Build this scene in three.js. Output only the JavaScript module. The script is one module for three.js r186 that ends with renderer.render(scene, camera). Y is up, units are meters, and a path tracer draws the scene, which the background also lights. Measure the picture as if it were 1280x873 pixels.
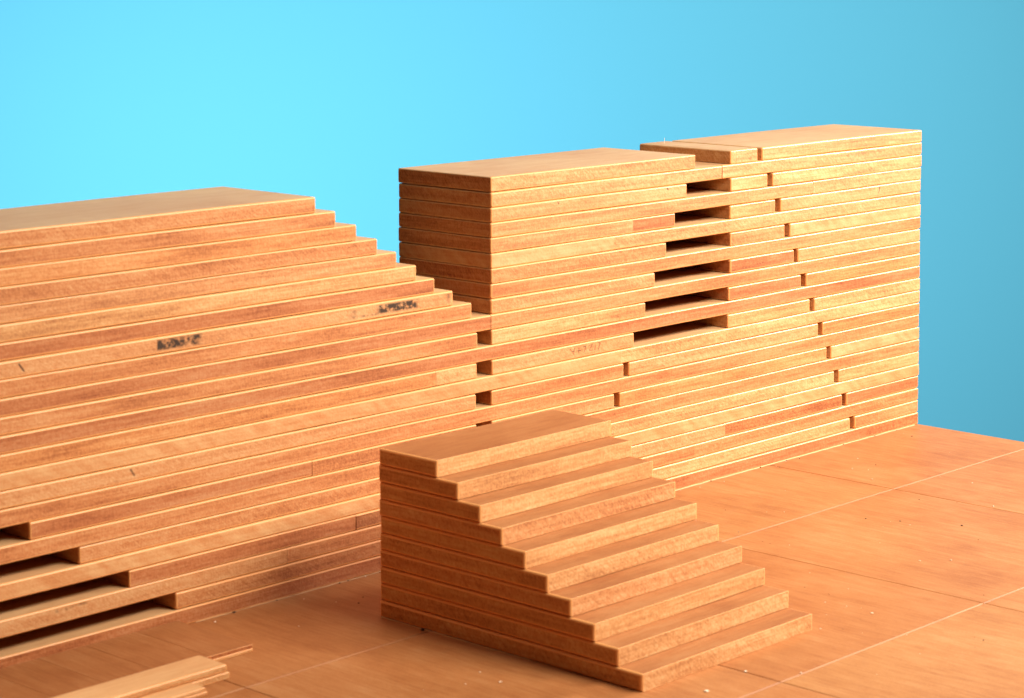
import * as THREE from 'three';
import { RectAreaLightUniformsLib } from 'three/addons/lights/RectAreaLightUniformsLib.js';

// One "unit" is the pitch of the stacked boards (6 mm); x runs along the long facade, z towards the viewer.
const U = 0.006;
const scene = new THREE.Scene();

// ------------------------------------------------------------------ camera
const camera = new THREE.PerspectiveCamera(2 * Math.atan(436.5 / 2882.93) * 180 / Math.PI, 1280 / 873, 0.02, 20);
camera.position.set(-105.418 * U, 39.477 * U, 104.307 * U);
camera.rotation.set(-0.0977032, -0.8259177, -0.0015066, 'YXZ');
camera.setViewOffset(1280, 873, -74.7, 233.57, 1280, 873);     // shifted lens: the verticals stay upright
camera.focus = 171 * U;
camera.userData.fStop = 34;
camera.updateProjectionMatrix();
scene.add(camera);

const renderer = new THREE.WebGLRenderer({ antialias: true });
renderer.toneMapping = THREE.LinearToneMapping;
renderer.toneMappingExposure = 1;
renderer.shadowMap.enabled = true;

// ------------------------------------------------------------------ studio lamps
RectAreaLightUniformsLib.init();
scene.background = new THREE.Color(0x000000);
const lampBlack = new THREE.MeshStandardMaterial({ color: 0x151515, roughness: 0.7 });
const lampGrey = new THREE.MeshStandardMaterial({ color: 0x3a3a3a, roughness: 0.45, metalness: 0.6 });
function softbox(name, label, at, target, w, h, colour, intensity) {
  const head = new THREE.Group(); head.name = name; head.userData = { label, category: 'studio lamp' };
  const p = new THREE.Vector3(...at).multiplyScalar(U), t = new THREE.Vector3(...target).multiplyScalar(U);
  head.position.copy(p);
  head.quaternion.setFromRotationMatrix(new THREE.Matrix4().lookAt(p, t, new THREE.Vector3(0, 1, 0)));   // -z looks at the target
  const W = w * U, H = h * U;
  const glow = new THREE.MeshStandardMaterial({ color: 0xdddddd, emissive: new THREE.Color(...colour), emissiveIntensity: 1.0, roughness: 0.9 });
  const face = new THREE.Mesh(new THREE.BoxGeometry(W, H, 0.004), glow); face.name = 'diffuser'; head.add(face);
  const deep = 0.35 * Math.max(W, H);
  const back = new THREE.Mesh(new THREE.CylinderGeometry(0.14, Math.SQRT1_2, 1, 4, 1, true).rotateY(Math.PI / 4).rotateX(Math.PI / 2).scale(W * 1.02, H * 1.02, deep).translate(0, 0, deep / 2), lampBlack);
  back.name = 'housing'; head.add(back);
  const mount = new THREE.Mesh(new THREE.CylinderGeometry(0.012, 0.012, 0.05, 16).rotateX(Math.PI / 2).translate(0, 0, 0.35 * Math.max(W, H) + 0.02), lampGrey); mount.name = 'mount'; head.add(mount);
  const light = new THREE.RectAreaLight(new THREE.Color(...colour), intensity, W, H);
  light.position.set(0, 0, -0.004); head.add(light);             // RectAreaLight shines along its own -z
  scene.add(head);
  return head;
}
softbox('front_softbox', 'bright wide softbox facing the long wooden facade', [24, 76, 78], [8, 8, 2], 70, 26, [1, 0.95, 0.86], 35);
softbox('side_softbox', 'bright square softbox raking along the facade from its far end', [122, 56, 56], [5, 8, 2], 30, 24, [1, 0.95, 0.88], 120);
softbox('fill_softbox', 'dim square softbox hung high above the wooden models', [-14, 160, 24], [-4, 5, 4], 80, 80, [1, 0.95, 0.88], 0.85);
softbox('backdrop_lamp', 'small lamp behind the wooden model facing the blue backdrop', [-2, -5, -62], [70, 20, -148], 22, 22, [1, 1, 1], 95);

// ------------------------------------------------------------------ procedural textures
function rng(seed) { let s = seed >>> 0; return () => { s = (s + 0x6D2B79F5) >>> 0; let t = s; t = Math.imul(t ^ (t >>> 15), t | 1); t ^= t + Math.imul(t ^ (t >>> 7), t | 61); return ((t ^ (t >>> 14)) >>> 0) / 4294967296; }; }
const RT = new Float32Array(65536); { const r = rng(77); for (let i = 0; i < 65536; i++) RT[i] = r(); }
const hash = (x, y, s) => RT[(Math.imul(x, 374761) + Math.imul(y, 668265) + Math.imul(s, 9277) + (Math.imul(x ^ (y << 4), 2654435) >>> 9)) & 65535];
function vn(x, y, px, py, s) {                                   // value noise, periodic px by py cells
  const xi = Math.floor(x), yi = Math.floor(y); let fx = x - xi, fy = y - yi;
  fx = fx * fx * (3 - 2 * fx); fy = fy * fy * (3 - 2 * fy);
  const x0 = ((xi % px) + px) % px, x1 = (x0 + 1) % px, y0 = ((yi % py) + py) % py, y1 = (y0 + 1) % py;
  const a = hash(x0, y0, s), b = hash(x1, y0, s), c = hash(x0, y1, s), d = hash(x1, y1, s);
  return a + (b - a) * fx + (c - a) * fy + (a - b - c + d) * fx * fy - 0.5;
}
const S = (v) => Math.max(0, Math.min(255, Math.round(v <= 0.0031308 ? v * 12.92 * 255 : (1.055 * Math.pow(v, 1 / 2.4) - 0.055) * 255)));
function texture(w, h, fn, linear) {
  const d = new Uint8Array(w * h * 4), o = [0, 0, 0];
  for (let j = 0; j < h; j++) for (let i = 0; i < w; i++) {
    fn(i, j, o); const k = (j * w + i) * 4;
    if (linear) { d[k] = d[k + 1] = d[k + 2] = Math.max(0, Math.min(255, o[0] * 255)); } else { d[k] = S(o[0]); d[k + 1] = S(o[1]); d[k + 2] = S(o[2]); }
    d[k + 3] = 255;
  }
  const t = new THREE.DataTexture(d, w, h, THREE.RGBAFormat);
  t.wrapS = t.wrapT = THREE.RepeatWrapping; t.magFilter = THREE.LinearFilter; t.minFilter = THREE.LinearMipmapLinearFilter; t.generateMipmaps = true; t.anisotropy = 8;
  if (!linear) t.colorSpace = THREE.SRGBColorSpace;
  t.needsUpdate = true; return t;
}
const TW = 51.2, TH = 12.8, PX = 40;                             // strip texture: 51.2 x 12.8 units
// wood tone: t moves along pale straw -> red brown
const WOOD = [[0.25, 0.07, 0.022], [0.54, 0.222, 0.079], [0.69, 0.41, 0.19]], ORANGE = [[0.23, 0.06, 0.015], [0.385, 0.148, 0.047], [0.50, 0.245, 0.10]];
function tone(t, o, pal = WOOD) { const a = pal[1], b = t < 0 ? pal[0] : pal[2], k = Math.min(1, Math.abs(t)); for (let c = 0; c < 3; c++) o[c] = a[c] + (b[c] - a[c]) * k; }
function edgeTone(i, j, w) {
  const u = i / PX, v = j / PX;
  let t = 0.0;
  t += w.streak * (0.8 * vn(u * 0.3125, v * 3.75, 16, 48, 1) + 0.8 * vn(u * 0.625, v * 10, 32, 128, 2) + 0.45 * vn(u * 2.5, v * 18.75, 128, 240, 12));
  t += w.band * vn(u * 0.15625, v * 0.625, 8, 8, 3);
  t += w.speck * (0.2 * vn(u * 10, v * 10, 512, 128, 4) + vn(u * 20, v * 11.25, 1024, 144, 5) + 0.5 * vn(u * 20, v * 2.5, 1024, 32, 13));
  const q = u * 2.5 + v * 2.5;                                   // diagonal saw and fibre marks
  if (w.hatch) t += w.hatch * (0.4 * vn(q * 4 + 0.9 * vn(u * 0.625, v * 1.25, 32, 16, 8), v * 2.5, 512, 32, 6) + 0.7 * vn(q * 8, v * 3.75, 1024, 48, 7));
  if (w.figure) { const f = vn(q * 0.625 + 1.4 * vn(u * 0.3125, v * 0.625, 16, 8, 9), v * 0.625, 80, 8, 10); t += w.figure * f; }
  const p = vn(u * 12.5, v * 20, 640, 256, 11); if (p > 0.37) t -= w.pore * (p - 0.37) * 6;
  return t;
}
function edgeTexture(w) { return texture(TW * PX, TH * PX, (i, j, o) => tone(w.base + edgeTone(i, j, w), o)); }
const wFine = { base: 0.0, streak: 0.62, band: 0.55, speck: 0.55, hatch: 0.3, figure: 0, pore: 0.7 };
const wHatch = { base: 0.08, streak: 0.55, band: 0.5, speck: 0.62, hatch: 0.7, figure: 0.1, pore: 0.75 };
const wPale = { base: 0.30, streak: 0.35, band: 0.2, speck: 0.3, hatch: 0.35, figure: 0.55, pore: 0.3 };
const wDark = { base: -0.62, streak: 0.4, band: 0.25, speck: 0.6, hatch: 0.4, figure: 0, pore: 0.9 };
const texFine = edgeTexture(wFine), texHatch = edgeTexture(wHatch), texPale = edgeTexture(wPale), texDark = edgeTexture(wDark);

// stains, torn bark, cracks and pencil on single boards: each board has its own row (1.6 units) of this sheet
const ROW = 1.6;
const marks = [];                                                // {row, x0, x1, y0, y1, kind, k}
function seg(px, py, ax, ay, bx, by) { const dx = bx - ax, dy = by - ay, t = Math.max(0, Math.min(1, ((px - ax) * dx + (py - ay) * dy) / (dx * dx + dy * dy + 1e-9))); return Math.hypot(px - ax - t * dx, py - ay - t * dy); }
const MX = 54.5;                                                 // sheet x = board x + MX
const wrapX = (m) => { if (m.x0 + 0.3 >= TW) { m.x0 -= TW; m.x1 -= TW; if (m.a) { m.a[0] -= TW; m.a[2] -= TW; } } return m; };
const bark = (row, x0, x1, y0, y1, k, cut = 0) => marks.push({ row, x0: x0 + MX, x1: x1 + MX, y0, y1, k, kind: 'bark', cut });
const line = (row, ax, ay, bx, by, r, k) => marks.push({ row, x0: Math.min(ax, bx) + MX - 0.2, x1: Math.max(ax, bx) + MX + 0.2, y0: Math.min(ay, by) - 0.2, y1: Math.max(ay, by) + 0.2, kind: 'line', a: [ax + MX, ay, bx + MX, by], r, k }) && wrapX(marks[marks.length - 1]);
bark(0, -26.9, -23.6, 0.05, 0.98, 1.0, 1); bark(0, -22.6, -22.2, 0.1, 0.8, 0.45); bark(0, -12.6, -11.6, 0.05, 0.9, 0.4); bark(0, -11.6, -9.9, 0.05, 0.35, 0.6);
bark(0, -10.2, -6.5, 0.1, 0.95, 1.25); bark(0, -4.2, -3.7, 0.1, 0.95, 0.9); line(0, -36, 0.8, -35.7, 0.25, 0.08, 0.9);
for (const [ax, ay, bx, by] of [[7.55, 0.75, 7.7, 0.5], [7.95, 0.8, 7.85, 0.25], [7.7, 0.5, 7.92, 0.55], [8.4, 0.75, 8.38, 0.3], [8.2, 0.5, 8.6, 0.48], [8.85, 0.75, 9.1, 0.78], [9.1, 0.78, 8.95, 0.3], [9.75, 0.8, 9.45, 0.35], [9.35, 0.75, 9.7, 0.8], [9.45, 0.35, 9.75, 0.3], [10.05, 0.7, 10.0, 0.3], [10.55, 0.8, 10.35, 0.25], [10.35, 0.85, 10.6, 0.8]]) line(1, ax, ay, bx, by, 0.045, 0.75);
bark(2, -34.2, -33.2, 0.62, 0.95, 0.8); bark(2, -33.2, -31.9, 0.72, 0.98, 0.75);
line(3, -28.85, 0.8, -28.6, 0.3, 0.08, 0.7); line(3, -30, 0.2, -29.7, 0.15, 0.04, 0.4);
line(4, 43.4 - 40, 0.9, 43.38 - 40, 0.55, 0.07, 1.0); line(4, 43.38 - 40, 0.55, 43.25 - 40, 0.3, 0.05, 0.8);
line(5, 45.4 - 40, 0.85, 45.2 - 40, 0.35, 0.04, 0.5); line(5, 45.1 - 40, 0.8, 45.0 - 40, 0.5, 0.04, 0.4);
line(6, 6.3, 0.95, 6.4, 0.75, 0.07, 0.7); line(6, 17.6, 0.9, 17.7, 0.8, 0.09, 0.9);
line(7, 5.0, 0.5, 5.6, 0.45, 0.1, 0.6); line(7, 3.2, 0.9, 3.15, 0.1, 0.03, 0.4);
const texMarks = texture(TW * PX, TH * PX, (i, j, o) => {
  const u = i / PX, v = j / PX, row = Math.floor(v / ROW), y = v - row * ROW;
  let t = 0.1 + edgeTone(i, j, wHatch) * 0.8, dark = 0;
  for (const m of marks) {
    if (m.row !== row || u < m.x0 - 0.3 || u > m.x1 + 0.3 || y < m.y0 - 0.2 || y > m.y1 + 0.2) continue;
    if (m.kind === 'line') { const d = seg(u, y, ...m.a) + 0.03 * vn(u * 12, y * 12, 4096, 4096, 21); dark = Math.max(dark, m.k * Math.max(0, Math.min(1, (m.r - d) / m.r * 1.6))); } else {
      const e = Math.min((u - m.x0) * (m.cut ? 14 : 2.2), (m.x1 - u) * 3, (y - m.y0) * 6, (m.y1 - y) * 6), inside = Math.max(0, Math.min(1, e));
      const n = 0.8 * vn(u * 2.4 + y, y * 2.8, 4096, 4096, 22) + 0.7 * vn(u * 6, y * 5, 4096, 4096, 23) + 0.45 * vn(u * 15, y * 12, 4096, 4096, 24);
      dark = Math.max(dark, inside * Math.max(0, Math.min(1, m.k * (0.72 + n * 1.5))));
    }
  }
  tone(t, o); const f = Math.min(0.96, dark); o[0] += (0.03 - o[0]) * f; o[1] += (0.018 - o[1]) * f; o[2] += (0.011 - o[2]) * f;
});

// face grain of the flat tops: long soft fibres along u
function faceTone(u, v, P) {                                     // u, v in units on a 51.2 x 25.6 sheet
  const warp = 1.2 * vn(u * 0.15625, v * 0.3125, 8, 8, 31) + 0.5 * vn(u * 0.46875, v * 0.9375, 24, 24, 32);
  let t = P.cloud * (vn(u * 0.15625, v * 0.234375, 8, 6, 33) + 0.6 * vn(u * 0.390625, v * 0.546875, 20, 14, 34) + 0.35 * vn(u * 1.25, v * 1.5625, 64, 40, 36));
  t += P.fibre * (vn(u * 0.625, v * 7.5 + warp, 32, 192, 37) + 0.6 * vn(u * 1.5625, v * 15, 80, 384, 38));
  t += P.ring * Math.sin((v * 1.25 + warp * 0.9) * Math.PI * 2 * 0.5) * (0.5 + vn(u * 0.15625, v * 0.15625, 8, 4, 39));
  t += P.grit * vn(u * 14.0625, v * 14.0625, 720, 360, 40);
  return t;
}
const texTop = texture(2048, 1024, (i, j, o) => tone(0.7 + faceTone(i / 40, j / 40, { cloud: 0.35, fibre: 0.32, ring: 0.06, grit: 0.16 }), o));
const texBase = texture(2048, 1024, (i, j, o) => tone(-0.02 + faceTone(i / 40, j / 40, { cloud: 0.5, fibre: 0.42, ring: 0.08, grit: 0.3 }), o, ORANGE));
const bumpEdge = texture(1024, 512, (i, j, o) => { const u = i / 20, v = j / 40; o[0] = 0.5 + 0.5 * vn(u * 10, v * 10, 512, 128, 51) + 0.35 * vn(u * 5 + v * 5, v * 2.5, 320, 32, 52) + 0.3 * vn(u * 0.625, v * 5, 32, 64, 53); }, true);
const bumpTop = texture(1024, 512, (i, j, o) => { const u = i / 20, v = j / 20; o[0] = 0.5 + 0.5 * vn(u * 1.25, v * 10, 64, 256, 54) + 0.3 * vn(u * 8.75, v * 8.75, 448, 224, 55); }, true);

// ------------------------------------------------------------------ materials
const edge = (map, c, roughness = 0.6) => new THREE.MeshPhysicalMaterial({ map, color: new THREE.Color(...c), roughness, specularIntensity: 0.4, bumpMap: bumpEdge, bumpScale: 0.00006 });
const M = {
  fine: [[1, 1, 1], [0.93, 0.82, 0.76], [1.03, 1.12, 1.1], [0.8, 0.64, 0.6], [1, 0.9, 0.78]].map((c) => edge(texFine, c)),
  hatch: [[1, 1, 1], [0.92, 0.82, 0.76], [1.04, 1.14, 1.15]].map((c) => edge(texHatch, c)),
  pale: [[1, 1, 1], [0.98, 0.95, 0.9]].map((c) => edge(texPale, c)),
  dark: [[1, 1, 1], [1.15, 1.1, 1.05]].map((c) => edge(texDark, c)),
  marks: [edge(texMarks, [1, 1, 1])],
};
const topMat = new THREE.MeshPhysicalMaterial({ map: texTop, color: 0xffffff, roughness: 0.5, specularIntensity: 0.6, bumpMap: bumpTop, bumpScale: 0.00003 });
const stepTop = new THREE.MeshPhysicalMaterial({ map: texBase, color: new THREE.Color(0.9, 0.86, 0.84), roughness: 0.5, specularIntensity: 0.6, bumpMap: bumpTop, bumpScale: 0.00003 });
const baseMat = [[1, 1, 1], [0.95, 0.91, 0.87], [1, 1.06, 1.06]].map((c) => new THREE.MeshPhysicalMaterial({ map: texBase, color: new THREE.Color(...c), roughness: 0.5, specularIntensity: 0.45, bumpMap: bumpTop, bumpScale: 0.00002 }));
const arris = new THREE.MeshStandardMaterial({ color: new THREE.Color(0.77, 0.34, 0.11), roughness: 0.35, bumpMap: bumpTop, bumpScale: 0.00001 });  // paler than the faces: the bright edge lines are partly painted in
const arrisBase = new THREE.MeshStandardMaterial({ map: texBase, color: 0xffffff, roughness: 0.6 });
const glueMat = new THREE.MeshPhysicalMaterial({ color: new THREE.Color(0.62, 0.36, 0.16), roughness: 0.55 });

// ------------------------------------------------------------------ boards
// A board: rounded-rectangle section (height H, depth D) lofted along x; ends eased or cut square (butt joints).
// Front face (+z) has v from 0 to H, then the top, the back and the underside follow. Group 0 = edges, group 1 = flat top and underside, group 2 = eased arrises, group 3 = underside.
function boardGeometry({ L, H, D, r = 0.1, re = r, easeL = true, easeR = true, uo = 0, vo = 0, u0 = 0, seed = 1, wob = 0.016, arrisTop = false, tu = TW, tv = TH, topU = 51.2, topV = 25.6, swap = false }) {
  const rand = rng(seed), N = 3, pr = [];
  const corners = [[D / 2, H / 2, 0], [-D / 2, H / 2, 1], [-D / 2, -H / 2, 2], [D / 2, -H / 2, 3]];   // z, y, quadrant
  for (const [cz, cy, q] of corners) for (let k = 0; k <= N; k++) { const a = (q + k / N) * Math.PI / 2; pr.push({ cz, cy, nz: Math.cos(a), ny: Math.sin(a) }); }
  const sections = [];                                           // x, inset, axial tilt
  if (easeL) for (let k = 0; k <= N; k++) { const a = k / N * Math.PI / 2; sections.push([re * (1 - Math.cos(a)), re * (1 - Math.sin(a)), -Math.cos(a)]); } else sections.push([0, 0, 0]);
  const inner = Math.max(1, Math.round(L / 3));
  for (let k = 1; k < inner; k++) sections.push([re + (L - 2 * re) * k / inner, 0, 0]);
  if (easeR) for (let k = N; k >= 0; k--) { const a = k / N * Math.PI / 2; sections.push([L - re * (1 - Math.cos(a)), re * (1 - Math.sin(a)), Math.cos(a)]); } else sections.push([L, 0, 0]);
  const P = [], Nn = [], UV = [], e = [], t = [], m = [], under = [], n = pr.length;
  const a1 = rand() * 6.28, a2 = rand() * 6.28, f1 = 0.12 + rand() * 0.1, f2 = 0.3 + rand() * 0.25;
  const per = []; { let s = 0; for (let k = 0; k < n; k++) { per.push(s); const A = pr[k], B = pr[(k + 1) % n]; s += Math.hypot(A.cz - B.cz, A.cy - B.cy) || r * Math.PI / 2 / N; } per.push(s); }
  const flat = (k) => (k + 1) % (N + 1) === 0;                   // the face after a corner
  const ring = [];
  for (const [x, inset, tilt] of sections) {
    const dz = wob * (Math.sin(x * f1 + a1) + 0.6 * Math.sin(x * f2 + a2)), dy = wob * 0.6 * Math.sin(x * f2 * 0.8 + a1 * 2);
    ring.push(P.length / 3);
    for (const useTop of [0, 1]) for (let k = 0; k <= n; k++) {
      const c = pr[k % n], ct = Math.sqrt(Math.max(0, 1 - tilt * tilt));
      const z = c.cz - Math.sign(c.cz) * (r + inset) + c.nz * r + dz, y = c.cy - Math.sign(c.cy) * (r + inset) + c.ny * r + dy;
      P.push((x - L / 2) * U, y * U, z * U); Nn.push(tilt, c.ny * ct, c.nz * ct);
      if (useTop) { const A = x + u0 + uo, B = z + vo; swap ? UV.push(B / topU, A / topV) : UV.push(A / topU, B / topV); } else UV.push((x + u0 + uo) / tu, (per[k] - (per[n] - H) + vo) / tv);
    }
  }
  for (let s = 0; s + 1 < sections.length; s++) for (let k = 0; k < n; k++) {
    const isFlat = flat(k) && (k === N || k === 2 * (N + 1) + N), oo = isFlat ? n + 1 : 0;
    const a = ring[s] + oo + k, b = a + 1, c = ring[s + 1] + oo + k, d = c + 1;
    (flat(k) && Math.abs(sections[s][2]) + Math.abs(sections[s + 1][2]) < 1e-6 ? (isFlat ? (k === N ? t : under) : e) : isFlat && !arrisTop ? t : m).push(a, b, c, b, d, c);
  }
  for (const end of [0, 1]) {                                    // flat end caps
    const s = end ? sections.length - 1 : 0, [x, inset] = sections[s], base = P.length / 3, from = ring[s];
    for (let k = 0; k < n; k++) { const i = (from + k) * 3; P.push(P[i], P[i + 1], P[i + 2]); Nn.push(end ? 1 : -1, 0, 0); UV.push((P[i + 2] / U + uo * 1.7 + 3) / tu, (P[i + 1] / U + H / 2 + vo) / tv); }
    for (let k = 1; k + 1 < n; k++) end ? e.push(base, base + k, base + k + 1) : e.push(base, base + k + 1, base + k);
  }
  const g = new THREE.BufferGeometry();
  g.setAttribute('position', new THREE.Float32BufferAttribute(P, 3)); g.setAttribute('normal', new THREE.Float32BufferAttribute(Nn, 3)); g.setAttribute('uv', new THREE.Float32BufferAttribute(UV, 2));
  // wind every triangle to agree with its normals
  const fix = (list) => { for (let i = 0; i < list.length; i += 3) { const [a, b, c] = [list[i] * 3, list[i + 1] * 3, list[i + 2] * 3]; const ux = P[b] - P[a], uy = P[b + 1] - P[a + 1], uz = P[b + 2] - P[a + 2], vx = P[c] - P[a], vy = P[c + 1] - P[a + 1], vz = P[c + 2] - P[a + 2]; const d = (uy * vz - uz * vy) * (Nn[a] + Nn[b] + Nn[c]) + (uz * vx - ux * vz) * (Nn[a + 1] + Nn[b + 1] + Nn[c + 1]) + (ux * vy - uy * vx) * (Nn[a + 2] + Nn[b + 2] + Nn[c + 2]); if (d < 0) { const q = list[i + 1]; list[i + 1] = list[i + 2]; list[i + 2] = q; } } };
  fix(e); fix(t); fix(m); fix(under);
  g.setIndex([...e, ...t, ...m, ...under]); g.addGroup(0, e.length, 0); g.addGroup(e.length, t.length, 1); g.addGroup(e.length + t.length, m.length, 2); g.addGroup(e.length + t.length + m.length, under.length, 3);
  return g;
}
let count = 0;
function board(parent, name, x0, x1, y0, y1, z0, z1, mats, opt = {}) {
  const seed = 1000 + 17 * ++count, rand = rng(seed), L = x1 - x0;
  const row = opt.row;
  const g = boardGeometry({ L, H: y1 - y0, D: z1 - z0, seed, uo: row === undefined ? rand() * 51 : (opt.mx ?? MX), u0: row === undefined ? 0 : x0, vo: row === undefined ? rand() * 12 : row * ROW, ...opt });
  const m = new THREE.Mesh(g, [mats[0], mats[1], mats[2] ?? arris, stepTop]); m.name = name; m.castShadow = m.receiveShadow = true;  // undersides take the darker step wood: shade in the slots deepened by colour
  m.position.set((x0 + x1) / 2 * U - parent.position.x, (y0 + y1) / 2 * U - parent.position.y, ((z0 + z1) / 2 + (opt.dz ?? 0)) * U - parent.position.z);
  if (opt.label) m.userData.label = opt.label;
  parent.add(m); return m;
}
function thing(name, label, category, [x, y, z], group) {
  const g = new THREE.Group(); g.name = name; g.position.set(x * U, y * U, z * U);
  g.userData = { label, category }; if (group) g.userData.group = group; scene.add(g); return g;
}
const pickRand = rng(4242);
const pick = (list) => list[Math.floor(pickRand() * list.length)];

// ------------------------------------------------------------------ backdrop and base board
{
  const paper = new THREE.MeshStandardMaterial({ color: new THREE.Color(0.095, 0.45, 0.66), roughness: 0.95 });
  const thick = new THREE.BoxGeometry(460 * U, 300 * U, 0.4 * U);
  const b = new THREE.Mesh(thick, paper); b.name = 'backdrop'; b.receiveShadow = true;
  b.position.set(75 * U, 20 * U, -62 * U - 75 * U * 0.9); b.rotation.y = -0.826;
  b.userData = { kind: 'structure', label: 'plain matte blue paper backdrop behind the wooden model', category: 'backdrop' };
  scene.add(b);
}
const base = new THREE.Group(); base.name = 'ground'; base.userData = { kind: 'structure', label: 'varnished wooden base board divided into square panels by fine grooves', category: 'base board' };
base.position.set(0, -1 * U, 0); scene.add(base);
{
  const X = [49.19, 29.48, 9.53, -10.2, -30, -49.8, -69.6], Z = [-8.95, 11.27, 31.6, 51.8];
  for (let i = 0; i + 1 < X.length; i++) for (let j = 0; j + 1 < Z.length; j++)
    board(base, 'panel', X[i + 1] + 0.02, X[i] - 0.02, -1, 0, Z[j] + 0.02, Z[j + 1] - 0.02, [pick(baseMat), pick(baseMat), arrisBase], { r: 0.06, wob: 0, swap: true, uo: pickRand() * 51, vo: pickRand() * 51 });
}

// ------------------------------------------------------------------ the long stepped building
const R = 49.19, W = 8.81, XL = -58, TH1 = 0.98;
const building = thing('building_model', 'long wooden building model of stacked boards, stepped at one end with slot windows', 'wooden model', [0, 0, -W / 2]);
const stepEnd = { 1: -14.94, 2: -13.33, 3: -11.69, 4: -10.0, 5: -8.33, 6: -6.67, 7: -5.08, 8: -3.48, 9: -1.79 };
const gapEnd = { 11: -1.28, 13: -1.37, 15: -1.44, 17: -1.42, 19: -1.44, 21: -1.42, 23: -1.44 };
const winL = { 1: 20.7, 3: 19.79, 5: 18.54, 7: 17.52, 9: 16.32, 11: 15.34, 13: 14.11, 15: 13.02, 17: 12.01, 19: 10.95, 21: 9.9, 23: 8.85 };
const winR = { 1: 24.73, 3: 24.71, 5: 24.73, 7: 24.75, 9: 24.73, 11: 24.56, 13: 24.48, 15: 13.61, 17: 12.6, 19: 11.55, 21: 10.5, 23: 9.45 };
const notL = { 1: 27.89, 3: 29.05, 5: 30.07, 7: 31.25, 9: 32.38, 11: 33.31, 13: 34.41, 15: 35.58, 17: 36.63, 19: 37.63, 21: 38.75, 23: 39.84 };
const notR = { 1: 28.42, 3: 29.68, 5: 30.75, 7: 31.92, 9: 32.93, 11: 33.97, 13: 35.0, 15: 36.12, 17: 37.2, 19: 38.25, 21: 39.3, 23: 40.4 };
const botWin = { 17: -35.58, 19: -32.37, 21: -29.1, 23: -25.84 };
// joints where a strip is made of two butted pieces, and the look of single pieces: [layer, x inside the piece, material, index, row]
const joints = { 1: [25.35], 2: [23.75], 4: [34.69], 5: [13.98], 6: [11.97], 10: [-0.04], 13: [-5.05], 14: [12.68], 17: [-15.48], 20: [], 21: [-11.98, 24.23], 22: [-17.5, 20.7], 24: [41.95], 12: [], 16: [], 18: [] };
const looks = [
  [1, -30, M.hatch[1]], [1, 5, M.hatch[0]], [1, 26, M.hatch[0]], [2, -30, M.fine[1]], [3, -30, M.fine[4]], [4, -30, M.hatch[1]], [5, -30, M.fine[0]], [6, -30, M.fine[2]], [7, -30, M.fine[3]], [8, -30, M.marks[0], 0],
  [9, -30, M.fine[1]], [10, -30, M.fine[3]], [11, -30, M.fine[1]], [12, -30, M.fine[3]], [13, -30, M.fine[4]], [13, -3, M.hatch[2]], [14, -30, M.pale[1]], [15, -30, M.marks[0], 3], [16, -30, M.fine[1]], [17, -20, M.fine[3]], [17, -5, M.dark[1]],
  [18, -30, M.fine[1]], [19, -30, M.hatch[1]], [20, -30, M.pale[1]], [21, -20, M.fine[3]], [21, -5, M.dark[0]], [22, -30, M.marks[0], 2], [22, 0, M.fine[1]], [23, -20, M.hatch[1]], [24, -30, M.fine[3]], [24, 45, M.dark[1]],
  [4, 40, M.hatch[0]], [4, 10, M.fine[0]], [5, 45, M.marks[0], 4, 14.5], [6, 5, M.pale[0]], [7, 40, M.pale[0]], [7, 5, M.hatch[1]], [8, 20, M.fine[1]], [9, 45, M.marks[0], 5, 14.5], [3, 5, M.marks[0], 6], [13, 5, M.marks[0], 1], [14, 5, M.pale[0]], [14, 30, M.hatch[2]],
  [21, 30, M.dark[1]], [21, 15, M.hatch[0]], [22, 30, M.hatch[1]], [16, 30, M.hatch[2]], [18, 30, M.hatch[0]], [20, 30, M.pale[0]], [12, 20, M.fine[1]], [2, 40, M.hatch[0]], [2, 10, M.hatch[0]], [10, 20, M.fine[1]], [6, 30, M.hatch[0]], [17, 45, M.pale[0]], [19, 30, M.hatch[2]],
];
for (let L = 1; L <= 24; L++) {
  let runs;                                                      // [x0, x1] of the open-ended runs in this layer
  const odd = L % 2 === 1, tower = odd ? [[0, winL[L]], [winR[L], notL[L]], [notR[L], R]] : [[0, R]];
  if (L <= 9) runs = [[XL, stepEnd[L]], ...tower];
  else if (odd) runs = [...(botWin[L] ? [[XL, -47], [botWin[L], gapEnd[L]]] : [[XL, gapEnd[L]]]), ...tower];
  else runs = [[XL, R]];
  const y0 = 24 - L;
  if (odd && L > 1) {                                            // the slots are blind: a strip closes the back of each gap
    for (let i = 0; i + 1 < runs.length; i++) if (!(L <= 9 && i === 0)) board(building, 'backing_strip', runs[i][1] - 0.02 + 0.03, runs[i + 1][0] - 0.01, y0 + 0.01, y0 + 0.96, -W + 0.05, -W + 1.5, [M.fine[1], topMat], { easeL: false, easeR: false, wob: 0 });
  }
  for (const [a, b] of runs) {
    const cuts = [a, ...(joints[L] || []).filter((x) => x > a + 0.3 && x < b - 0.3), b];
    const dzRun = (pickRand() - 0.5) * 0.07;
    for (let i = 0; i + 1 < cuts.length; i++) {
      let x0 = cuts[i], x1 = cuts[i + 1];
      const easeL = i === 0, easeR = i + 2 === cuts.length;
      if (!easeL) x0 += 0.007; if (!easeR) x1 -= 0.007;
      const look = looks.find(([l, x]) => l === L && x > x0 && x < x1);
      const m = look ? look[2] : pick([...M.fine, ...M.hatch, M.hatch[0], M.fine[2]]);
      const opt = { easeL, easeR, dz: dzRun + (pickRand() - 0.5) * 0.02, r: 0.085 + pickRand() * 0.035 };
      if (look && look[3] !== undefined) { opt.row = look[3]; if (look[4] !== undefined) opt.mx = look[4]; }
      board(building, 'board', x0, x1, y0 + 0.004, y0 + TH1 + pickRand() * 0.01, -W, 0, [m, topMat], opt);
    }
  }
}

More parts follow.
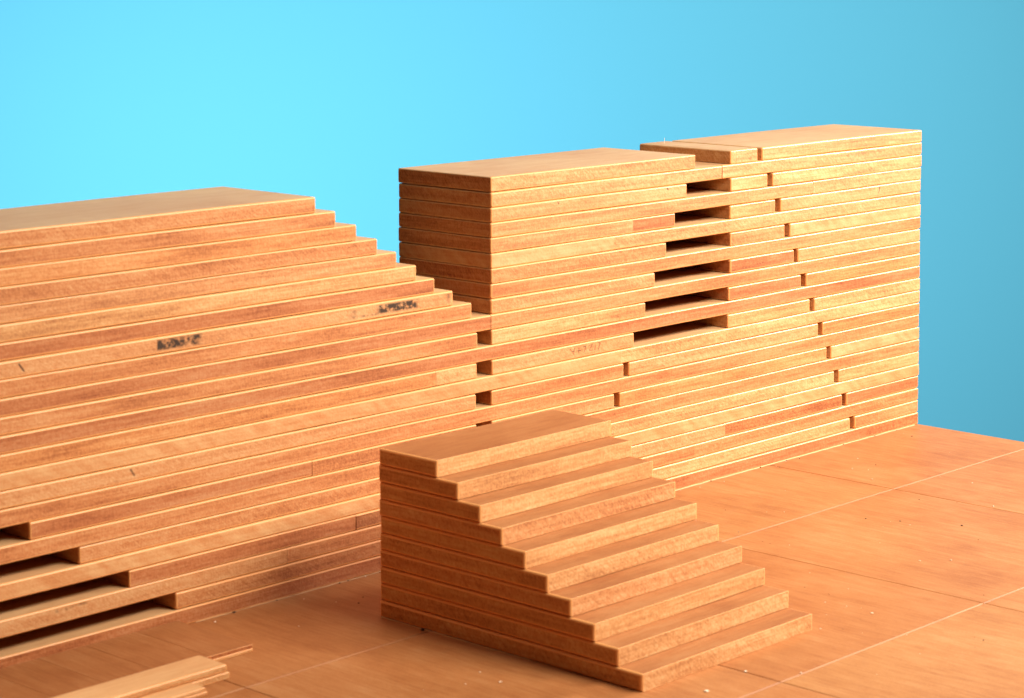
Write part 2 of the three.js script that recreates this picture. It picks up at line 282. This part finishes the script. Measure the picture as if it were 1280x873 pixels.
// ------------------------------------------------------------------ the small steps model
const s0 = -16.52, s1 = -1.62, zb = 7.07, z1 = 11.885, sd = 1.712;
const steps = thing('steps_model', 'small wooden model of ten broad stacked steps in front of the building', 'wooden model', [(s0 + s1) / 2, 0, (zb + z1) / 2]);
for (let i = 0; i < 10; i++) {
  const y0 = 9 - i;
  board(steps, 'board', s0 + (pickRand() - 0.5) * 0.06, s1 + (pickRand() - 0.5) * 0.08, y0 + 0.004, y0 + 0.985, zb + (pickRand() - 0.5) * 0.05, z1 + i * sd, [pick([M.hatch[0], M.hatch[2], M.fine[0], M.fine[2]]), stepTop, arris], { r: 0.022, re: 0.15, arrisTop: true, wob: 0.012 });
}

// ------------------------------------------------------------------ thin plates lying by the foot of the building
const slab = thing('low_slab', 'thin dark wooden slab of square tiles lying against the foot of the building', 'wooden slab', [-40, 0, 3.4]);
{
  const xs = [-25.8, -28.72, -32.2, -35.3, -38.5, -41.8, -45, -48.2, -51.4];
  board(slab, 'under_sheet', -51.4, -25.78, 0.002, 0.2, 0.12, 6.78, [M.fine[2], stepTop], { r: 0.05, wob: 0.004 });
  for (let i = 0; i + 1 < xs.length; i++) board(slab, 'tile', xs[i + 1] + 0.004, xs[i] - 0.004, 0.206, 0.42, 0.1, 6.75, [M.dark[1], stepTop], { r: 0.02, wob: 0, swap: true });
}
const plate = thing('thin_plate', 'pale two-ply wooden strip lying along the front of the dark slab', 'wooden plate', [-40, 0, 8.3], 'thin strips by the slab');
board(plate, 'lower_ply', -54, -29.62, 0.002, 0.38, 6.95, 9.5, [M.hatch[2], topMat], { r: 0.06, wob: 0.006 });
board(plate, 'upper_ply', -54, -29.72, 0.386, 0.8, 7.0, 9.42, [M.hatch[2], topMat], { r: 0.1, wob: 0.006 });
const plate2 = thing('thin_plate_001', 'lower pale wooden strip in front of the two-ply strip', 'wooden plate', [-40, 0, 10.2], 'thin strips by the slab');
board(plate2, 'lower_ply', -54, -32.1, 0.002, 0.2, 9.56, 10.75, [M.fine[0], topMat], { r: 0.05, wob: 0.006 });
board(plate2, 'upper_ply', -54, -32.2, 0.205, 0.42, 9.58, 10.7, [M.hatch[2], topMat], { r: 0.06, wob: 0.006 });

// ------------------------------------------------------------------ glue beads along the feet
function bead(parent, pts, r) {
  const c = new THREE.CatmullRomCurve3(pts.map(([x, y, z]) => new THREE.Vector3(x * U, y * U, z * U)));
  const g = new THREE.TubeGeometry(c, pts.length * 3, r * U, 6); g.translate(-parent.position.x, -parent.position.y, -parent.position.z);
  const m = new THREE.Mesh(g, glueMat); m.name = 'glue_bead'; m.castShadow = m.receiveShadow = true; parent.add(m);
}
{
  const r = rng(91), a = [], b = [], c = [];
  for (let x = 8; x <= 49.1; x += 0.7) a.push([x, 0.0 + r() * 0.02, 0.01 + r() * 0.05]);
  for (let x = -24.5; x <= -3; x += 0.9) b.push([x, -0.02 + r() * 0.03, 0.0 + r() * 0.05]);
  for (let z = 7.2; z <= 20; z += 0.8) c.push([s0 - 0.01 - r() * 0.04, -0.02 + r() * 0.03, z]);
  bead(building, a, 0.05); bead(building, b, 0.035); bead(steps, c, 0.04);
}

// ------------------------------------------------------------------ crumbs of sawdust and dark grit on the base
function crumbs(name, label, colour, n, size, seed, spots = []) {
  const r = rng(seed), pos = [], base0 = new THREE.IcosahedronGeometry(1, 0).attributes.position;
  const put = (x, z, s) => {
    const sx = s * (0.5 + r()), sy = s * (0.3 + 0.4 * r()), sz = s * (0.5 + r()), a = r() * 6.28;
    for (let i = 0; i < base0.count; i++) { const px = base0.getX(i) * sx, pz = base0.getZ(i) * sz; pos.push((x + px * Math.cos(a) - pz * Math.sin(a)) * U, (sy * 0.8 + base0.getY(i) * sy) * U, (z + px * Math.sin(a) + pz * Math.cos(a)) * U); }
  };
  for (const [x, z, s] of spots) put(x, z, s * 0.72);
  for (let i = 0; i < n; i++) {
    const x = -24 + r() * 72, z = 0.3 + Math.pow(r(), 1.4) * 38, s = size * (0.35 + r() * r() * 1.1);
    if (x > s0 - 0.4 && x < s1 + 0.4 && z > zb - 0.4 && z < z1 + 9 * sd + 0.4) continue;
    put(x, z, s);
  }
  const g = new THREE.BufferGeometry(); g.setAttribute('position', new THREE.Float32BufferAttribute(pos, 3)); g.computeVertexNormals();
  const m = new THREE.Mesh(g, new THREE.MeshStandardMaterial({ color: new THREE.Color(...colour), roughness: 0.9 }));
  m.name = name; m.castShadow = m.receiveShadow = true; m.userData = { kind: 'stuff', label, category: 'dust' }; scene.add(m);
}
crumbs('sawdust', 'pale crumbs of sawdust scattered over the base board', [0.8, 0.6, 0.42], 90, 0.062, 5, [[14.66, 23.56, 0.09], [16.15, 24.92, 0.1], [3.33, 27.88, 0.1], [-10.12, 29.12, 0.13], [-14.1, 29.66, 0.15], [33.1, 6.5, 0.07], [-19.87, 18.64, 0.1], [-20.3, 20.6, 0.12], [-11.5, 0.25, 0.1]]);
crumbs('dark_grit', 'tiny dark specks of grit scattered over the base board', [0.09, 0.045, 0.025], 60, 0.062, 9, [[38.8, 0.1, 0.09], [43, 0.1, 0.08], [28.3, 0.12, 0.1], [22.5, 0.1, 0.09], [31.5, 0.11, 0.07], [46, 0.1, 0.06], [18, 0.1, 0.09], [34.8, 5.97, 0.08], [21.1, 14.8, 0.08], [-21.8, 0.2, 0.16], [-16.75, 10.9, 0.17], [-13.5, 0.14, 0.1], [-12.8, 0.14, 0.08], [-18.5, 0.14, 0.08]]);

{
  const c = new THREE.CatmullRomCurve3([[26.1, 24.0, -7.5], [26.12, 24.2, -7.5], [26.08, 24.33, -7.47], [26.05, 24.42, -7.44]].map(([x, y, z]) => new THREE.Vector3(x * U, y * U, z * U)));
  const m = new THREE.Mesh(new THREE.TubeGeometry(c, 10, 0.016 * U, 5), new THREE.MeshStandardMaterial({ color: 0xf2e6d0, roughness: 0.8 }));
  m.name = 'wood_fibre'; m.castShadow = true; m.userData = { label: 'single pale wood fibre sticking up from the top of the building', category: 'fibre' }; scene.add(m);
}

renderer.render(scene, camera);
